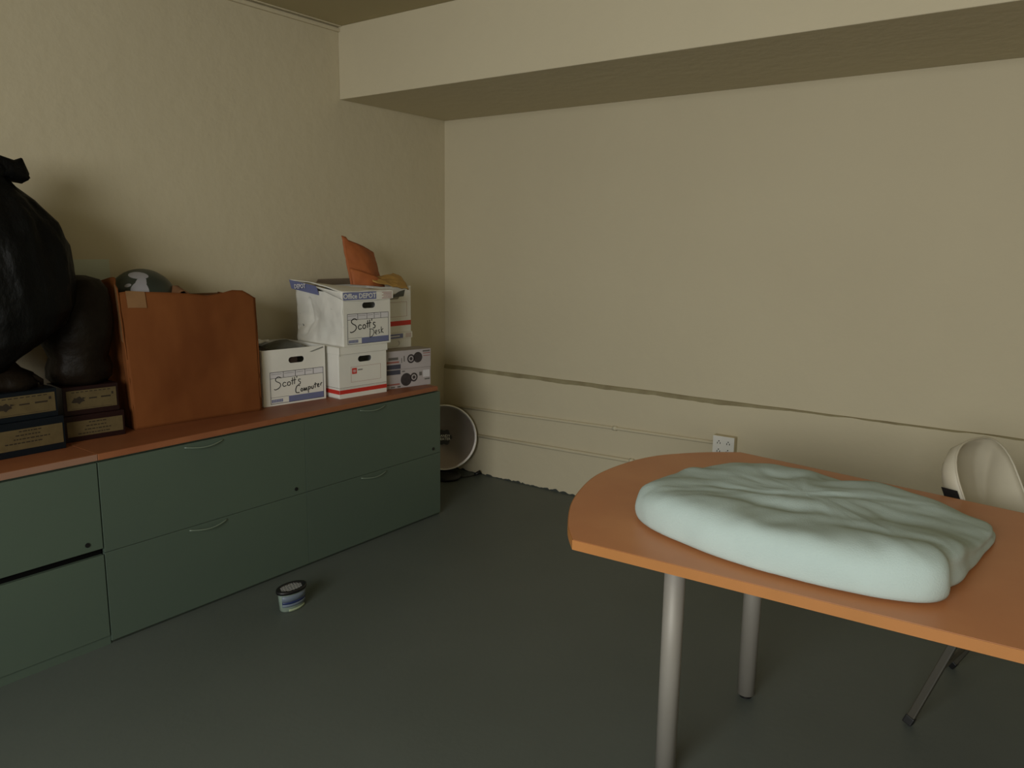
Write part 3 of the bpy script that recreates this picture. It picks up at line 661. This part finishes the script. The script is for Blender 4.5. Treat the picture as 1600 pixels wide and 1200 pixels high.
for cx in (-0.024, 0.026):
    for cz in (0.022, -0.022):
        mb = MB().box(cx-0.009, cx-0.0055, -0.0566, -0.0558, cz-0.006, cz+0.003).box(cx+0.0055, cx+0.009, -0.0566, -0.0558, cz-0.006, cz+0.003)
        mb.tube([(cx, -0.0566, cz+0.009), (cx, -0.0558, cz+0.009)], 0.0032, 10)
        obj('socket', mb, 'void', pl)

# ------------------------------------------------------------------ dish heater behind the cabinet end
hp = Vector((0.165, -0.20, 0.0)); R0 = 0.206
ht = thing('dish_heater', 'round silver dish heater with black centre standing on the floor behind the last cabinet', 'heater', tuple(hp))
ax = (Vector((3.4, -3.88, 1.1)) - Vector((0.195, -0.2, 0.26))).normalized()
zq = ax.to_track_quat('Z', 'Y').to_matrix().to_4x4()
TM = Matrix.Translation((0, 0, 0.26)) @ zq
prof = [(0.012, -0.078)] + [(R0*k/14, -0.078+0.078*(k/14)**2) for k in range(1, 15)]
obj('reflector', MB().lathe(prof, 72, cap=False).xf(TM), 'dish', ht, smooth=True, solid=0.001)
n = 72; obj('rim', MB().tube([(R0*math.cos(2*math.pi*k/n), R0*math.sin(2*math.pi*k/n), 0) for k in range(n+1)], 0.0052, 10, False).xf(TM), 'rim', ht, smooth=True)
k = 6; hub = [(0.048*(1+0.10*math.cos(6*t))*math.cos(t), 0.048*(1+0.10*math.cos(6*t))*math.sin(t)) for t in [2*math.pi*q/48 for q in range(48)]]
obj('centre_cap', MB().prism(hub, -0.02, -0.006).tube([(0, 0, -0.075), (0, 0, -0.02)], 0.022, 16).xf(TM), 'black', ht)
# cage-less lettering on the cap
rv = Vector((0,0,1)).cross(ax).normalized(); uv = ax.cross(rv)
for body, dv, nm in (('HANDY', 0.009, 'logo_upper'), ('HEATER', -0.011, 'logo_lower')):
    vs, fs = text_mesh(body, 0.0225)
    base = Vector((0, 0, 0.26)) + ax*(-0.0052)
    obj(nm, MB().add([base + rv*a.x*1.0 + uv*(a.y+dv) for a in vs], fs), 'logo', ht, label='white lettering on the black centre')
obj('motor_housing', MB().lathe([(0.001, -0.16), (0.05, -0.155), (0.07, -0.13), (0.07, -0.075)], 32).xf(TM), 'black', ht, smooth=True)
obj('neck', MB().tube([(-0.075, 0.07, 0.23), (-0.07, 0.06, 0.12), (0, 0.0, 0.04)], [0.03, 0.025, 0.03], 16), 'black', ht, smooth=True)
obj('base', MB().lathe([(0.001, 0), (0.105, 0), (0.115, 0.008), (0.113, 0.024), (0.09, 0.036), (0.03, 0.045), (0.001, 0.045)], 48, 1.0, 0.85, (0.02, -0.02, 0)), 'black', ht, smooth=True)
cd = [(0.08, -0.0, 0.012), (0.12, 0.05, 0.006), (0.14, 0.10, 0.005), (0.155, 0.145, 0.008)]
obj('cord', MB().tube(cd, 0.004, 8), 'black', ht, smooth=True)
obj('plug', MB().tube([(0.150, 0.130, 0.012), (0.165, 0.165, 0.022)], [0.009, 0.014], 12), 'black', ht, smooth=True)

# ------------------------------------------------------------------ moisture absorber tub on the floor
tb = thing('moisture_tub', 'small oval plastic tub with black lattice lid on the floor before the cabinets', 'tub', (0.905, -1.985, 0), math.radians(92))
obj('tub', MB().lathe([(0.001, 0.0), (0.052, 0.0), (0.056, 0.006), (0.060, 0.045), (0.062, 0.078), (0.001, 0.078)], 48, 1, 0.60), 'tub', tb, smooth=True, label='clear ribbed tub')
def arcband(z0, z1, a0, a1, r, m, nm):
    f = lambda u, v: (lambda a: Vector((r*math.cos(a), r*0.60*math.sin(a), z0+(z1-z0)*v)))(a0+(a1-a0)*u)
    obj(nm, MB().grid(f, 24, 2), m, tb, smooth=True, solid=0.0006)
A0, A1 = math.radians(200), math.radians(330)
arcband(0.046, 0.072, A0, A1, 0.0637, 'tubpale', 'upper_label')
arcband(0.036, 0.046, A0, A1, 0.063, 'tubblue', 'navy_stripe')
arcband(0.024, 0.036, A0, A1, 0.062, 'tubpale', 'lower_label')
arcband(0.003, 0.013, math.radians(230), math.radians(320), 0.0595, 'tubliquid', 'liquid_line')
lidr = obj('lid_rim', MB().lathe([(0.055, 0.079), (0.069, 0.078), (0.071, 0.085), (0.069, 0.092), (0.057, 0.092), (0.055, 0.088)], 56, 1, 0.62), 'black', tb, smooth=True, label='black oval rim')
obj('lid_membrane', MB().lathe([(0.001, 0.084), (0.056, 0.084), (0.056, 0.086), (0.001, 0.086)], 48, 1, 0.62), 'black', tb)
mb = MB()
for i in range(-4, 5):
    for j in range(-2, 3):
        x = i*0.0140 + (0.007 if j % 2 else 0); y = j*0.0125
        if (x/0.053)**2 + (y/0.032)**2 < 1:
            hx = [(x+0.0070*math.cos(math.pi/3*q), y+0.0060*math.sin(math.pi/3*q)) for q in range(7)]
            mb.tube([(a, b, 0.0875) for a, b in hx], 0.0013, 5, False)
obj('lattice', mb, 'lattice', tb, label='whitish honeycomb lattice')

# ------------------------------------------------------------------ table
TT = 0.74
front_y = -2.262
arc = [(2.412, front_y), (2.350, -2.185), (2.292, -2.089), (2.250, -2.005), (2.214, -1.91), (2.180, -1.79), (2.166, -1.69), (2.170, -1.57), (2.188, -1.458), (2.220, -1.37), (2.263, -1.305), (2.312, -1.245), (2.362, -1.195), (2.432, -1.142)]
# smooth the arc
def cr(pts, m=6):
    q = []
    for i in range(len(pts)-1):
        p0 = Vector(pts[max(i-1,0)]); p1 = Vector(pts[i]); p2 = Vector(pts[i+1]); p3 = Vector(pts[min(i+2,len(pts)-1)])
        for k in range(m):
            t = k/m; q.append(tuple(0.5*((2*p1)+(-p0+p2)*t+(2*p0-5*p1+4*p2-p3)*t*t+(-p0+3*p1-3*p2+p3)*t**3)))
    q.append(tuple(pts[-1])); return q
arc = cr(arc, 4)
poly = arc + [(3.30, -1.283), (4.25, -1.43), (4.25, front_y+0.088)]
tc = Vector((2.62, -1.8))
tbl = thing('table', 'orange-brown table with curved end and round steel legs, under the pale blanket', 'table', (tc.x, tc.y, 0))
loc = [(x-tc.x, y-tc.y) for x, y in poly]
obj('tabletop', MB().prism(loc, TT-0.026, TT), 'table', tbl, bevel=0.0012)
# edge band following the outline
def edge_band(pts, z0, z1, off):
    n = len(pts); out = []
    for i in range(n):
        a = Vector(pts[i-1]); b = Vector(pts[i]); c = Vector(pts[(i+1) % n])
        d1 = (b-a).normalized(); d2 = (c-b).normalized()
        n1 = Vector((-d1.y, d1.x)); n2 = Vector((-d2.y, d2.x)); nn = (n1+n2).normalized(); s = off/max(0.4, nn.dot(n1))
        out.append(b + nn*s)
    return out
area2 = sum(loc[i-1][0]*loc[i][1]-loc[i][0]*loc[i-1][1] for i in range(len(loc)))
sgn = -1 if area2 > 0 else 1
oo = edge_band(loc, 0, 0, sgn*0.0022); ii = edge_band(loc, 0, 0, sgn*0.0002); n = len(loc)
z0, z1 = TT-0.0262, TT-0.0006
vs = [(p.x, p.y, z) for z in (z0, z1) for p in oo] + [(p.x, p.y, z) for z in (z0, z1) for p in ii]
fs = []
for i in range(n):
    j = (i+1) % n; fs += [(i, j, n+j, n+i), (2*n+i, 3*n+i, 3*n+j, 2*n+j), (n+i, n+j, 3*n+j, 3*n+i), (i, 2*n+i, 2*n+j, j)]
obj('edge_band', MB().add(vs, fs), 'tableedge', tbl, label='bright orange-brown edge band')
for lx, ly in ((2.578, -2.0), (2.621, -1.473), (4.05, -2.0), (4.05, -1.6)):
    x, y = lx-tc.x, ly-tc.y
    lg = obj('leg', MB().tube([(x, y, 0.012), (x, y, TT-0.030)], 0.0285, 40), 'steel', tbl, smooth=False)
    for p in lg.data.polygons: p.use_smooth = len(p.vertices) == 4
    obj('foot', MB().tube([(x, y, 0), (x, y, 0.012)], 0.02, 24), 'black', lg)
    obj('mounting_plate', MB().box(x-0.05, x+0.05, y-0.05, y+0.05, TT-0.030, TT-0.0262), 'steel', lg)

# ------------------------------------------------------------------ folded blanket
foot = [(2.442,-1.975),(2.465,-2.03),(2.51,-2.075),(2.574,-2.112),(2.717,-2.162),(2.851,-2.186),(3.02,-2.187),(3.143,-2.165),(3.205,-2.135),(3.232,-2.085),(3.226,-2.03),(3.243,-1.97),(3.255,-1.85),(3.268,-1.72),(3.278,-1.62),(3.262,-1.54),(3.20,-1.515),(3.08,-1.51),(2.92,-1.50),(2.78,-1.515),(2.66,-1.53),(2.565,-1.57),(2.49,-1.65),(2.455,-1.75),(2.438,-1.86)]
loop = cr(foot + [foot[0]], 6)[:-1]
cen = Vector((2.85, -1.82)); nb = len(loop)
layers = [(0.96, 0.0), (0.99, 0.008), (1.0, 0.028), (1.0, 0.05), (0.985, 0.075), (0.955, 0.09), (0.91, 0.100)] + [(s, 0.104) for s in (0.85, 0.78, 0.7, 0.62, 0.54, 0.46, 0.38, 0.3, 0.22, 0.14, 0.07)]
def crease(px, py, x0, y0, x1, y1, w, d):
    a = Vector((x0, y0)); b = Vector((x1, y1)); p = Vector((px, py)); ab = b-a
    t = max(0, min(1, (p-a).dot(ab)/ab.length_squared)); dd = (p-(a+ab*t)).length
    return d*math.exp(-(dd/w)**2)*math.sin(math.pi*(0.08+0.84*t))
def blz(x, y, z, s):
    k = min(1, max(0, (z)/0.1))
    d = 0.010*fbm((x*5, y*5, 3), 1, 3) + 0.005*fbm((x*14, y*14, 6), 1, 3)
    d -= crease(x, y, 2.68, -1.99, 2.98, -1.93, 0.022, 0.014)
    d -= crease(x, y, 2.98, -1.93, 3.12, -1.78, 0.02, 0.010)
    d -= crease(x, y, 2.62, -1.90, 2.86, -1.86, 0.018, 0.010)
    d -= crease(x, y, 2.86, -1.86, 3.0, -1.72, 0.016, 0.010)
    d -= crease(x, y, 2.95, -2.02, 3.2, -1.98, 0.022, 0.016)
    d -= crease(x, y, 2.84, -2.16, 2.9, -2.02, 0.02, 0.008)
    d -= crease(x, y, 2.85, -1.63, 2.9, -1.50, 0.04, 0.022)
    d -= crease(x, y, 2.70, -1.72, 2.82, -1.64, 0.02, 0.008)
    d += 0.010*math.exp(-(((x-2.72)/0.12)**2+((y+1.62)/0.09)**2))          # far left hump
    d += 0.010*math.exp(-(((x-3.0)/0.13)**2+((y+1.6)/0.07)**2))
    d += 0.016*math.exp(-(((x-3.12)/0.10)**2+((y+2.1)/0.09)**2))            # front right fold stands higher
    d -= 0.042*max(0, min(1, (x-2.95)/0.25))*max(0, min(1, (y+2.04)/0.25))
    d -= 0.014*max(0, min(1, (y+1.9)/0.3))   # second layer lower at the right
    d -= 0.010*max(0, min(1, (2.62-x)/0.16))
    return z + d*k
mb = MB(); vs = []
for s, z in layers:
    for (x, y) in loop:
        px = cen.x + (x-cen.x)*s; py = cen.y + (y-cen.y)*s
        if z < 0.1:
            w = 0.004*fbm((x*12, y*12, z*20), 1, 3); px += w*(x-cen.x)*2; py += w*(y-cen.y)*2
            # horizontal groove between the folded layers on the right and the far sides
            if True:
                g = math.exp(-((z-0.05)/0.012)**2)*0.016*max(0, min(1, (x-3.19)/0.03))*max(0, min(1, (y+2.1)/0.1)); px -= g*(x-cen.x)*2; py -= g*(y-cen.y)*2
        vs.append((px-2.85, py+1.82, blz(px, py, z, s)))
vs.append((0, 0, blz(2.85, -1.82, 0.104, 0)))
L = len(layers)
fs = [(i*nb+k, i*nb+(k+1)%nb, (i+1)*nb+(k+1)%nb, (i+1)*nb+k) for i in range(L-1) for k in range(nb)]
fs += [((L-1)*nb+k, (L-1)*nb+(k+1)%nb, L*nb) for k in range(nb)] + [tuple(reversed(range(nb)))]
bk = obj('blanket', mb.add(vs, fs), 'blanket', smooth=True, sub=1); bk.location = (2.85, -1.82, TT+0.0005)
tag(bk, 'folded pale aqua fleece blanket lying on the orange-brown table', 'blanket')

# ------------------------------------------------------------------ folding chair behind the table
a = Vector((0.35, 0.937, 0)).normalized(); d = Vector((a.y, -a.x, 0)); up = Vector((0, 0, 1))
N0 = Vector((3.005, -1.17, 0))
ch = thing('folding_chair', 'beige folding chair with black-tipped grey legs behind the table', 'chair', tuple(N0))
BWc = 0.35
def bp(s, z, out=0.0):   # point on the back plane: s across 0..1, z height; leans back upwards
    return a*(BWc*s) + d*(0.02 + (0.87-z)*0.48 + out) + up*z
def back_outline(n=40):
    pts = []; zt = 0.885
    for k in range(n+1):
        t = k/n
        # inverted U : left side up, arc, right side down
        if t < 0.3: pts.append((0.0, 0.50+(zt-0.15-0.50)*t/0.3))
        elif t > 0.7: pts.append((1, 0.50+(zt-0.15-0.50)*(1-t)/0.3))
        else:
            an = math.pi*(1-(t-0.3)/0.4); pts.append((0.5+0.5*math.copysign(abs(math.cos(an))**0.75, math.cos(an)), zt-0.15+0.15*abs(math.sin(an))**0.7))
    return pts
bo = back_outline()
def shell(scale, out):
    return [bp(0.5+(q-0.5)*scale, 0.60+(z-0.60)*(1-(1-scale)*0.8) if z > 0.6 else z, out) for q, z in bo]
n = len(bo); m = 16
cb_ = (0.5, 0.52)
pv = []
for r_ in range(m+1):
    rr = 1-r_/m*0.98
    for q, z in bo:
        pv.append(bp(cb_[0]+(q-cb_[0])*rr, cb_[1]+(z-cb_[1])*rr, 0.080*rr**(3.0+11*max(0.0, 1-q*1.6)+3*(1 if 0.25 < q < 0.75 else 0))))
pf = [(r_*n+i, r_*n+i+1, (r_+1)*n+i+1, (r_+1)*n+i) for r_ in range(m) for i in range(n-1)]
obj('backrest', MB().add(pv, pf), 'chair', ch, smooth=True, solid=0.005, label='deeply curved pale shell backrest')
obj('rim_edge', MB().tube(shell(1.0, 0.081), 0.0035, 8), 'chair', ch, smooth=True)
for s in (0.03, 0.97):
    top = bp(s, 0.52, 0.0); footp = a*(BWc*s) + d*0.68
    def bar(p, q, w1, t1):
        ax_ = (q-p).normalized(); sd = a; nn = ax_.cross(sd).normalized(); vs = []
        for P in (p, q):
            for i, j in ((-1,-1),(1,-1),(1,1),(-1,1)): vs.append(P + sd*t1*i + nn*w1*j)
        return MB().add(vs, [(3,2,1,0),(4,5,6,7),(0,1,5,4),(1,2,6,5),(2,3,7,6),(3,0,4,7)])
    obj('front_leg', bar(top, footp + up*0.02, 0.014, 0.008), 'chairleg', ch, bevel=0.004)
    obj('rubber_foot', bar(footp + up*0.03 - d*0.003, footp, 0.016, 0.011), 'black', ch)
    rf = (Vector((3.085, -1.315, 0)) if s < 0.5 else Vector((3.142, -0.84, 0))) - N0
    pv_ = a*(BWc*s) + d*0.24 + up*0.44
    tr = rf + (pv_-rf)
    obj('rear_leg', bar(pv_, rf + (pv_-rf)*0.06, 0.013, 0.008), 'chairleg', ch, bevel=0.004)
    obj('rubber_foot', bar(rf + (pv_-rf)*0.065, rf + up*0.004, 0.0145, 0.0095), 'black', ch, bevel=0.003)
st = MB().prism([(0, 0), (1, 0), (1, 1), (0, 1)], 0, 1); st.v = [a*(BWc*(0.04+0.92*v.x)) + d*(0.12+0.36*v.y) + up*(0.425+0.022*v.z) for v in st.v]
obj('seat', st, 'chair', ch, bevel=0.008)
e1 = -a*0.004
obj('black_hinge', MB().add([bp(-0.004, 0.755, 0.022)+e1, bp(-0.004, 0.755, 0.070)+e1, bp(-0.004, 0.64, 0.070)+e1, bp(-0.004, 0.64, 0.022)+e1], [(0,1,2,3)]), 'black', ch, solid=0.003, label='black hinge plate on the side of the rim')
obj('cross_bar', MB().tube([Vector((3.085, -1.315, 0)) - N0 + (pv_-a*(BWc*0.94)-(Vector((3.085, -1.315, 0)) - N0))*0.42, rf + (pv_-rf)*0.42], 0.008, 12), 'chairleg', ch, smooth=True)
